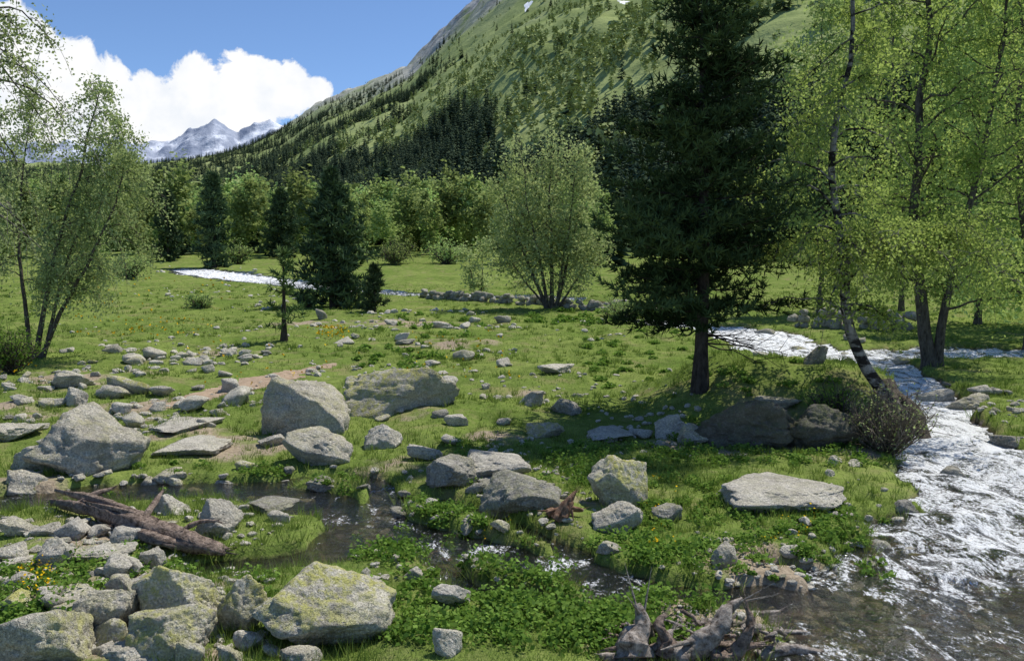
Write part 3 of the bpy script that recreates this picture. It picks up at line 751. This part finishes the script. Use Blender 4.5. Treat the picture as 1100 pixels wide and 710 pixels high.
CONI=[con_var(300+k,30,12) for k in range(4)];CONL=[con_var(320+k,11,7) for k in range(4)]
DECI=[dec_var(340+k,30,42,.023,.35) for k in range(9)];DECL=[dec_var(360+k,10,8,.085,.6) for k in range(4)]
MCON=[mk('conifer',*v[:2],L_CON,smooth=False,attrs={'tint':v[2]},link=False) for v in CONI]
MDEC=[mk('broadleaf_tree',*v[:2],L_DEC,smooth=False,attrs={'tint':v[2]},link=False) for v in DECI]
rf=np.random.default_rng(99)
def put(mesh,name,x,y,z,h,label,cat,group,wd=1.):
    o=bpy.data.objects.new(name,mesh);COL.objects.link(o);o.location=(x,y,z-.1);o.scale=(h*wd,h*wd,h);o.rotation_euler=(0,0,rf.uniform(0,6.28))
    return tag(o,label,cat,group)
N=66000
tS=rf.uniform(-.64,.70,N);yS=np.sqrt(rf.uniform(110.**2,1330.**2,N))
nS=int(N*.45);yS[:nS]=rf.uniform(110,680,nS)
xS=tS*yS;pS,_,_,_=prof(xS,yS);nz=fbm2(xS*.011,yS*.011,4,91);nz2=fbm2(xS*.03,yS*.03,3,95)
cS=cragf(xS,yS,pS,tS);zS=H(xS,yS);eS=(zS-EYE)/yS
pr=rf.random(N)
band=.158+.06*np.clip(nz*2.4,-1,1)       # the conifer belt thins out above this rise
low=1-sstep(band-.02,band+.025,eS)
clump=np.clip(nz*3.2-.55,0,1)
dens_c=np.where(pS<=0,np.where(yS>175,.16,.0),.92*low+(1-low)*(.006+.42*clump))
dens_c=np.where(pS>0,dens_c*np.clip(1+nz2*1.3,.4,1.4),dens_c*np.clip(1+nz2*4,0,2))
dens_c=np.where(tS<-.25,np.maximum(dens_c,.5*(pS>.05)),dens_c)*(1-.7*cS)
isC=pr<dens_c
dens_d=np.where(pS<=0,np.where(yS>140,.46,.03)*np.clip(1-nz2*2.4,.3,1.5),.9*low*np.clip(-nz2*3,0,.6)+(1-low)*.16*np.clip(1+nz2*2.8,.0,2.))*(1-.9*cS)
isD=(~isC)&(rf.random(N)<dens_d)
def forest(mask,near_meshes,vars_,nm,lab_near,grp,lab_far,mat,hfun,wfun,stuffname,cat):
    ids=np.nonzero(mask)[0];ids=ids[np.argsort(yS[ids])]
    infr=ids[(np.abs(tS[ids])<.58)];near=infr[:270];nset=set(near.tolist())
    for i in near:
        put(near_meshes[rf.integers(len(near_meshes))],nm,xS[i],yS[i],zS[i],hfun(i),lab_near,cat,grp,wfun())
    rest=np.array([i for i in ids if i not in nset]);Vs=[];Fs=[];Ts=[];off=0
    vi=rf.integers(0,4,len(rest))
    for k in range(4):
        r=rest[vi==k];V,Fq,T=vars_[k];n=len(r)
        a=rf.uniform(0,6.28,n);h=np.array([hfun(i) for i in r]);w=h*np.array([wfun() for _ in r])
        X=(V[None,:,0]*np.cos(a)[:,None]-V[None,:,1]*np.sin(a)[:,None])*w[:,None]+xS[r][:,None]
        Yv=(V[None,:,0]*np.sin(a)[:,None]+V[None,:,1]*np.cos(a)[:,None])*w[:,None]+yS[r][:,None]
        Zv=V[None,:,2]*h[:,None]+zS[r][:,None]-.2
        Vs.append(np.stack([X,Yv,Zv],-1).reshape(-1,3));Fs.append((Fq[None]+(np.arange(n)*len(V))[:,None,None]).reshape(-1,4)+off);off+=n*len(V)
        Ts.append(np.clip(T[None]*.7+rf.uniform(-.1,.4,n)[:,None],0,1).ravel())
    stuff(mk(stuffname,np.vstack(Vs),np.vstack(Fs),mat,smooth=False,attrs={'tint':np.concatenate(Ts)}),lab_far,'forest')
    print(stuffname,len(rest),off)
forest(isC,MCON,CONL,'conifer','dark conifer in the dense forest at the foot of the mountainside','conifers at the foot of the mountainside','dark conifer forest spreading up the mountainside',L_CONF,lambda i:rf.uniform(7,15)*(1-.4*pS[i])*(.8 if pS[i]<=0 else 1.),lambda:rf.uniform(.9,1.3),'conifer_forest','conifer')
forest(isD,MDEC,DECL,'broadleaf_tree','pale green broadleaf tree in the wood on the valley floor','broadleaf trees on the valley floor','light green broadleaf scrub covering the mountainside',L_DECF,lambda i:rf.uniform(4.5,13.)*(1-.68*min(1,pS[i]*1.8)),lambda:rf.uniform(.8,1.3),'broadleaf_forest','tree')
for u,vb,vt,lab in [(262,274,180,'rounded pale tree right of the tall narrow conifer'),(285,272,198,'light green tree left of the broad dark conifer'),(206,272,205,'pale tree between the two river conifers'),(402,272,208,'light green tree behind the small meadow conifer'),(432,274,184,'tall pale tree in the middle of the valley wood'),(462,276,196,'rounded green tree left of the small sapling'),(492,274,180,'tall light tree behind the small sapling'),(525,280,205,'leafy tree between sapling and rounded willow'),(340,272,192,'pale tree behind the dark bushy conifer'),(150,284,222,'green tree at the right of the left birch'),(108,288,232,'low green tree seen through the left birch'),(62,292,228,'green tree behind the stems of the left birch'),(16,296,236,'green tree at the far left behind the birch'),(640,290,200,'light tree between willow and pine'),(545,284,225,'small leafy tree left behind the willow')]:
    g=gp(u,vb);put(MDEC[rf.integers(9)],'broadleaf_tree',*g,(vb-vt)/F*g[1],lab,'tree',None,rf.uniform(.9,1.2))
for u,vb,vt,lab in [(198,274,218,'slim conifer right of the left river conifer'),(274,272,218,'dark conifer between two pale valley trees'),(325,272,206,'dark conifer left of the bushy meadow conifer'),(655,285,150,'dark conifer at the left edge of the tall pine'),(482,268,170,'dark pointed conifer in the middle of the valley wood'),(415,262,165,'dark conifer rising above the pale valley trees'),(535,262,150,'tall conifer rising behind the willow')]:
    g=gp(u,vb);put(MCON[rf.integers(4)],'conifer',*g,(vb-vt)/F*g[1],lab,'conifer',None,1.)
def shrub(u,vb,wpx,hpx,label,seed,leaf,bark,nst,nlv,ls,name='shrub',spread=1.):
    g=gp(u,vb);s=g[1]/F;rg=np.random.default_rng(seed);root=empty(name,g,label,'shrub')
    w,h=wpx*s*.5,hpx*s;pa=[];C=[]
    for i in range(nst):
        a=rg.uniform(0,6.28);r=w*rg.random()**.5;hh=h*rg.uniform(.6,1.05)*(1-.35*(r/w)**2)
        q=np.linspace(0,1,6)[:,None];e=np.array([math.cos(a)*r,math.sin(a)*r,0])
        P=e*(q**.8)*spread+np.array([0,0,hh])*q+np.cumsum(rg.normal(size=(6,3))*w*.035,0)
        pa.append((P,np.linspace(.012,.004,6)*max(1,s/.015),3))
        for j in range(4):
            k=rg.integers(2,6);d=rg.normal(size=3)*w*.22+[0,0,.1*h];T=P[k]+np.linspace(0,1,4)[:,None]*d
            pa.append((T,np.linspace(.006,.002,4)*max(1,s/.015),3))
            if nlv:C.append(T[rg.integers(1,4,nlv)]+rg.normal(size=(nlv,3))*w*.07)
    V,Fq=tubes(pa);mk('twigs',V,Fq,bark,root)
    if nlv:
        V,Fq,t=leaves(np.vstack(C),ls,rg);mk('foliage',V,Fq,leaf,root,False,{'tint':t})
shrub(952,486,88,70,'twiggy grey brown bush on the bank under the leaning birch',61,L_LEFT,W_TWIG,170,2,.018)
shrub(900,462,60,52,'dark twiggy bush left of the grey brown bush',62,L_HERB,W_DARK,80,3,.02)
shrub(12,402,60,50,'dark twiggy bush at the left edge under the birch',63,L_HERB,W_DARK,70,6,.03)
shrub(455,266,22,14,'white blossoming bush at the far end of the meadow',64,L_WHITE,W_DARK,40,14,.16)
for k,(u,vb,w,h,lab) in enumerate([(425,284,40,24,'grey green bush left of the white blossoming bush'),(480,284,40,22,'low bush right of the white blossoming bush'),(255,284,34,20,'low green bush beside the tall narrow conifer'),(375,284,36,22,'low bush behind the dark bushy conifer'),(140,300,44,26,'green bush right of the left birch'),(70,300,50,30,'leafy bush behind the left birch stems'),(330,330,26,18,'small leafy bush at the foot of the dark bushy conifer'),(668,345,40,22,'low green bush left of the pine trunk'),(215,330,30,10,'low mat of leaves on the bank below the far river')]):
    shrub(u,vb,w,h,lab,70+k,L_DEC,W_DARK,40,12,.055*gp(u,vb)[1]/45)

# roots, log and driftwood
def knobby(name,paths,mat,label,cat,seed,amp=.25,group=None,split=3):
    """weathered wood: each limb breaks into thin splinters at its tip"""
    rg=np.random.default_rng(seed);allV=[];allF=[];off=0;base=None;nr=44;ns=14
    for pts,rad in paths:
        P=resample(pts,nr);r=np.interp(np.linspace(0,1,nr),np.linspace(0,1,len(rad)),rad)
        V,Fq=tubes([(P,r,ns)])
        c=np.repeat(P,ns,0);ang=np.tile(np.arange(ns),nr).astype(float);al=np.repeat(np.linspace(0,1,nr),ns)
        gro=vn2(ang*.9+seed,al*3.,seed)*.5+vn2(ang*1.7,al*6.,seed+1)*.5
        n=fbm3(V,5.,3,seed)*.9+fbm3(V,24.,2,seed+3)*.5+gro*.8
        V=c+(V-c)*np.maximum(.3,1+amp*n)[:,None]
        allV.append(V);allF+= [Fq+off,np.arange(ns)[::-1][None]+off,(np.arange(ns)+ns*(nr-1))[None]+off];off+=len(V)
        for k in range(split):
            e=rg.random()<.6;i=nr-3 if e else 2;t=P[i]-P[i-3 if e else i+3];t/=np.linalg.norm(t)+1e-9
            q0=P[i]-t*r[i]*2+rg.normal(size=3)*r[i]*.5;L=max(r)*rg.uniform(2.,3.6)
            sp=q0+np.outer(np.linspace(0,1,5)*L,t+rg.normal(size=3)*.25)
            Vt,Ft=tubes([(sp,max(r[i],.012)*.4*np.linspace(1,.1,5),5)]);allV.append(Vt);allF.append(Ft+off);off+=len(Vt)
        if base is None:base=P[len(P)//2].copy()
    V=np.vstack(allV)-base
    return tag(mk(name,V,allF,mat,loc=base,smooth=True),label,cat,group)
def on(u,v,up=0.):
    g=gp(u,v);return np.array([g[0],g[1],max(g[2],float(rise(g[1]))-.09)+up])
knobby('rotten_log',[([on(54,546,.06),on(100,560,.10),on(150,578,.10),on(205,596,.10),on(243,606,.07)],[.02,.05,.062,.07,.025]),
  ([on(60,543,.14),on(110,557,.15),on(170,577,.14)],[.012,.03,.01]),([on(120,572,.06),on(170,590,.07),on(225,604,.06)],[.012,.038,.018]),([on(90,556,.14),on(140,572,.16),on(200,592,.15)],[.01,.022,.008]),
  ([on(150,580,.12),on(165,572,.22),on(176,566,.30)],[.03,.018,.007]),([on(80,556,.10),on(105,552,.18),on(124,550,.22)],[.022,.016,.006]),([on(190,592,.14),on(215,588,.2),on(236,590,.22)],[.022,.016,.006])],W_LOG,'splintered rotten log lying across the stones left of the pool','log',1,.7,split=7)
DW=[([(684,712),(683,690),(690,670),(684,648)],[.08,.07,.05,.015],'jagged dark stump standing at the left of the driftwood pile','stump'),
 ([(735,712),(752,692),(772,674),(782,655),(797,642)],[.045,.06,.055,.035,.008],'pale twisted piece of driftwood rising from the pile','driftwood'),
 ([(690,706),(735,698),(775,702),(822,692)],[.03,.045,.04,.01],'long grey branch lying across the driftwood pile','driftwood'),
 ([(796,690),(830,692),(872,704)],[.03,.025,.008],'thin dark branch sticking out to the right of the driftwood pile','driftwood'),
 ([(645,710),(680,704),(724,688)],[.02,.024,.008],'short pale stick at the left foot of the stump','driftwood'),
 ([(764,712),(788,704),(806,676),(802,652)],[.045,.045,.03,.008],'bent brown root behind the pale twisted driftwood','driftwood'),
 ([(738,672),(762,676),(796,686)],[.016,.02,.007],'small stick resting on top of the driftwood pile','driftwood'),
 ([(815,716),(842,704),(884,710)],[.035,.03,.01],'dark wet branch at the bottom edge right of the driftwood pile','driftwood'),
 ([(712,712),(718,690),(708,672),(714,660)],[.035,.035,.025,.008],'crooked brown snag right of the jagged stump','driftwood'),
 ([(742,716),(724,700),(716,688),(722,676)],[.04,.045,.03,.008],'pale curved snag at the bottom of the driftwood pile','driftwood'),
 ([(775,660),(800,668),(838,680)],[.025,.03,.01],'grey branch lying at the back of the driftwood pile','driftwood')]
for k,(pp_,rr,lab,cat) in enumerate(DW):
    b=max(pp_,key=lambda q:q[1]);yb=on(b[0],min(b[1],712))[1]+.02
    q=[P3(u,v,yb+.04*i) for i,(u,v) in enumerate(pp_)]
    q=[np.array([a[0],a[1],max(a[2],h1(a[0],a[1])+.02,float(rise(a[1]))-.07)]) for i,a in enumerate(q)]
    knobby('stump' if cat=='stump' else 'driftwood',[(q,[1.05*r for r in rr])],W_DRIFT if k%3!=2 else W_LOG,lab,cat,50+k,.75,split=5)
rk=np.random.default_rng(3)
for k in range(30):
    u,v=rk.uniform(660,850),rk.uniform(678,708);A=on(u,v,.03+.18*rk.random()*(1-abs(u-750)/120));a=rk.uniform(0,6.28);L=rk.uniform(.10,.30)
    d=np.array([math.cos(a),math.sin(a)*.6,rk.uniform(-.1,.45)])
    P=A+np.outer(np.linspace(-.5,.5,6)*L,d)+rk.normal(size=(6,3))*.012
    knobby('stick',[(P,[.006,.012,.011,.004])],[W_DRIFT,W_LOG,W_TWIG][k%3],'thin broken stick tangled in the driftwood pile','stick',200+k,.3,'sticks of the driftwood pile',split=0)
for k,(a,b,lab) in enumerate([((596,562),(618,528),'reddish rotten branch leaning beside the dark central boulder'),((588,556),(626,548),'short rotten branch lying right of the dark central boulder'),((606,560),(612,534),'broken brown stick behind the leaning rotten branch')]):
    A=on(*a,.03);B=P3(b[0],b[1],A[1]+.1);knobby('dead_branch',[([A,(A+B)/2+[.02,0,.03],B],[.04,.035,.01])],W_RED,lab,'branch',80+k,.6,split=5)
g=gp(952,434)
knobby('birch_roots',[([g+[0,0,.25],g+[-.12,-.5,.02],g+[-.3,-1.0,-.28],g+[-.5,-1.3,-.5]],[.12,.13,.10,.05]),([g+[0,0,.2],g+[.15,-.6,-.05],g+[.1,-1.1,-.35],g+[.2,-1.4,-.55]],[.1,.11,.08,.04]),([g+[0,0,.15],g+[-.5,-.2,0],g+[-1.,-.5,-.1]],[.1,.08,.03]),([g+[-.1,0,.12],g+[-.6,-.6,-.1],g+[-.9,-1.1,-.4]],[.09,.08,.03])],W_DARK,'dark exposed roots of the leaning birch hanging over the bank','roots',90,.4,split=0)
clock('forest')
# ------------------------------------------------------------------ grass, herbs, flowers
rg=np.random.default_rng(17)
def samp(n,y0,y1,mixr=.6):
    u=rg.random(n);a=1/(1/y0-u*(1/y0-1/y1));b=y0*(y1/y0)**rg.random(n)
    y=np.where(rg.random(n)<mixr,a,b);x=rg.uniform(-.68,.68,n)*(y+.4);return x,y
def blades(x,y,hh,wd,lean,tint,z):
    n=len(x);a=rg.uniform(0,6.28,n)
    dx,dy=np.cos(a)*wd*.5,np.sin(a)*wd*.5
    V=np.stack([np.column_stack([x-dx,y-dy,z-.01]),np.column_stack([x+dx,y+dy,z-.01]),np.column_stack([x+lean[0],y+lean[1],z+hh])],1).reshape(-1,3)
    return V,np.repeat(tint,3)
x1,y1_=samp(320000,3.4,62)
c1=chan(x1,y1_);cm=c1[0];dd,_=dirtmask(x1,y1_)
lush=np.clip(fbm2(x1*.5,y1_*.5,3,66)*2+.2,0,1)*.7+np.exp(-((cm-.15)/.2)**2)*(cm>.01)*.45
dry=sstep(.06,.30,fbm2(x1*.9,y1_*.9,3,68))
keep=(cm<.36)&(rg.random(len(x1))>dd*.97)&(rg.random(len(x1))<(.6+.6*lush)*(1-.7*dry))
z1=H(x1,y1_,c1)
x1,y1_,lush,z1=x1[keep],y1_[keep],lush[keep],z1[keep];n=len(x1)
hh=(.016+.045*lush*rg.random(n)+.018*rg.random(n))*(1+y1_*.012);wd=np.maximum(.005,y1_*.0010)*rg.uniform(.7,1.3,n)
V1,T1=blades(x1,y1_,hh,wd,rg.normal(size=(2,n))*hh*.6,np.clip(.5+.6*fbm2(x1*.7,y1_*.7,3,70)*2+rg.normal(size=n)*.2,0,1),z1)
xc,yc=samp(13500,3.4,55,.5);cc_=chan(xc,yc);cm=cc_[0];dd,_=dirtmask(xc,yc);zc_=H(xc,yc,cc_)
k=(cm<.5)&(rg.random(len(xc))>dd*.85)&((fbm2(xc*.6,yc*.6,3,72)>-.05)|(cm>.02));xc,yc,cm,zc_=xc[k],yc[k],cm[k],zc_[k]
nb=15;sz=rg.uniform(.5,1.4,len(xc))*np.where(cm>.02,1.,.8)*(1+yc*.012)
a=rg.uniform(0,6.28,(len(xc),nb));r=np.abs(rg.normal(size=a.shape))*.035*sz[:,None]*(1+.02*yc[:,None])
x2=(xc[:,None]+np.cos(a)*r).ravel();y2_=(yc[:,None]+np.sin(a)*r).ravel();s2=np.repeat(sz,nb);n=len(x2)
h2=s2*rg.uniform(.05,.125,n);le=np.stack([np.cos(a).ravel(),np.sin(a).ravel()])*h2*rg.uniform(.1,.9,n)
V2,T2=blades(x2,y2_,h2,np.maximum(.006,y2_*.0010),le,np.clip(np.repeat(rg.uniform(-.2,.6,len(xc)),nb)+rg.normal(size=n)*.15,0,1),np.repeat(zc_,nb))
V=np.vstack([V1,V2])
stuff(mk('grass',V,np.arange(len(V)).reshape(-1,3),L_GRASS,smooth=False,attrs={'tint':np.concatenate([T1,T2])}),'short green meadow grass with taller tufts along the water','grass')
clock('grass')
PATCH=[(520,760,575,690,210,1.),(380,470,545,600,55,.75),(440,520,530,570,50,.8),(480,640,480,520,26,.9),(600,680,480,520,40,1.2),(250,420,500,524,36,.7),(0,90,600,680,50,.9),(640,700,640,700,30,.8),(420,620,585,700,105,.75),(790,950,545,612,100,.6),(680,790,480,600,80,.6),(60,300,495,526,40,.6),(380,520,340,400,46,1.),(560,720,335,350,60,1.2),(100,300,590,640,30,.6),(700,960,470,500,80,.7),(880,960,540,620,50,.7),(250,440,625,650,25,.6),(620,760,360,420,40,.7),(740,900,440,480,50,.6)]
pq=[];ps=[]
for u0,u1,v0,v1,n,s in PATCH:
    for j in range(n): pq.append(gp0(rg.uniform(u0,u1),rg.uniform(v0,v1),.05));ps.append(s)
pq=np.array(pq);pc=chan(pq[:,0],pq[:,1]);pz=np.maximum(H(pq[:,0],pq[:,1],pc),rise(pq[:,1])-.10)
C=[];TT=[]
for g,s,cmv,z_ in zip(pq,ps,pc[0],pz):
    if cmv>.4 and rg.random()<.86:continue
    nl_=int(rg.uniform(40,80));R=rg.uniform(.06,.16)*s*(1+.01*g[1])*(.7 if cmv>0 else 1)
    q=rg.normal(size=(nl_,3));q/=np.linalg.norm(q,axis=1)[:,None];q[:,2]=np.abs(q[:,2])
    C.append(np.array([g[0],g[1],z_])+q*R*rg.uniform(.4,1.15,(nl_,1))*[1.1,1.1,.85]);TT.append(np.clip(rg.uniform(.0,.7)+.25*rg.normal(size=nl_)+.3*q[:,2],0,1))
C=np.vstack(C);V,Fq,t=leaves(C,np.maximum(.017,C[:,1]*.0020),rg,.75,.4,np.concatenate(TT))
stuff(mk('marsh_plants',V,Fq,L_HERB,smooth=False,attrs={'tint':t}),'dense bright green leafy plants along the narrow water channels','ground cover')
fq=[]
for u0,u1,v0,v1,n in [(340,375,358,370,60),(80,230,345,365,60),(20,60,620,660,40),(0,40,395,410,20),(820,880,555,600,16),(500,560,560,620,14),(680,730,520,560,10),(200,560,360,420,60),(840,900,470,485,24),(60,250,300,340,40),(700,730,570,600,8)]:
    for j in range(n): fq.append(gp0(rg.uniform(u0,u1),rg.uniform(v0,v1),.0))
fq=np.array(fq);fz=H(fq[:,0],fq[:,1])+rg.uniform(.05,.13,len(fq))
C=np.repeat(np.column_stack([fq,fz]),3,0);C=C+rg.normal(size=C.shape)*.012
V,Fq,t=leaves(C,np.maximum(.009,C[:,1]*.0012),rg,.9,.3)
stuff(mk('wildflowers',V,Fq,L_FLOW,smooth=False,attrs={'tint':t}),'tiny yellow wildflowers scattered through the grass','flowers')

# ------------------------------------------------------------------ sky and light
EL,AZ=math.radians(60),math.radians(48)
w=bpy.data.worlds.new('World');S.world=w;w.use_nodes=True;w.node_tree.nodes.clear()
m=MT(tree=w.node_tree)
sky=m.n('ShaderNodeTexSky',sky_type='NISHITA',sun_disc=False,sun_elevation=EL,sun_rotation=AZ,altitude=2000.,air_density=.9,dust_density=.15,ozone_density=6.)
bg=m.n('ShaderNodeBackground',{'Color':sky.outputs[0],'Strength':.15}).outputs[0]
gen=m.n('ShaderNodeTexCoord').outputs['Generated'];sx=m.n('ShaderNodeSeparateXYZ',{0:gen})
yv=m.math('MAXIMUM',sx.outputs[1],.05);t_=m.math('DIVIDE',sx.outputs[0],yv);e_=m.math('DIVIDE',sx.outputs[2],yv)
vec=m.n('ShaderNodeCombineXYZ',{0:t_,1:e_,2:0.}).outputs[0]
val=None
for u,v,r in [(20,44,44),(70,70,38),(112,98,40),(160,114,40),(215,102,40),(262,90,40),(305,94,36),(338,100,21),(60,125,60),(150,145,56),(-20,115,82),(250,135,54),(-110,60,90),(-220,80,100)]:
    t0,e0=ray(u,v);d=m.n('ShaderNodeVectorMath',{0:vec,1:(t0,e0,0)},operation='DISTANCE').outputs['Value']
    q=m.math('SUBTRACT',1.,m.math('DIVIDE',d,r/F))
    val=q if val is None else m.math('SMOOTH_MAX',val,q,.2)
n1=m.noise(24,vec,9,.62,.3);n2=m.noise(14,vec,5,.55)
dv=m.math('ADD',val,m.math('MULTIPLY',m.math('SUBTRACT',n1,.5),1.5))
mask=m.math('MULTIPLY',m.mr(dv,.04,.19),m.math('GREATER_THAN',sx.outputs[1],.05))
cc=m.mix(m.mr(m.math('ADD',n2,m.math('MULTIPLY',dv,.12)),.38,.60),(.83,.875,.94),(1.,1.,1.))
cb=m.n('ShaderNodeBackground',{'Color':cc,'Strength':1.03}).outputs[0]
ms=m.mixsh(mask,bg,cb);wo=m.n('ShaderNodeOutputWorld');w.node_tree.links.new(ms,wo.inputs['Surface'])
sl=bpy.data.lights.new('sun','SUN');sl.energy=5.;sl.angle=math.radians(.5);sl.color=(1,.95,.86)
so=bpy.data.objects.new('sun',sl);COL.objects.link(so)
from mathutils import Vector
dirv=Vector((math.cos(EL)*math.sin(AZ),math.cos(EL)*math.cos(AZ),math.sin(EL)))
so.rotation_euler=dirv.to_track_quat('Z','Y').to_euler();so.location=(30,20,60)
cam=bpy.data.cameras.new('camera');co=bpy.data.objects.new('camera',cam);COL.objects.link(co)
co.location=(0,0,EYE);co.rotation_euler=(math.pi/2-PITCH,0,0)
cam.sensor_width=36;cam.lens=36*F/1100;cam.clip_end=20000;cam.clip_start=.05
S.camera=co
S.view_settings.view_transform='Standard';S.view_settings.look='None';S.view_settings.exposure=0
clock('end')
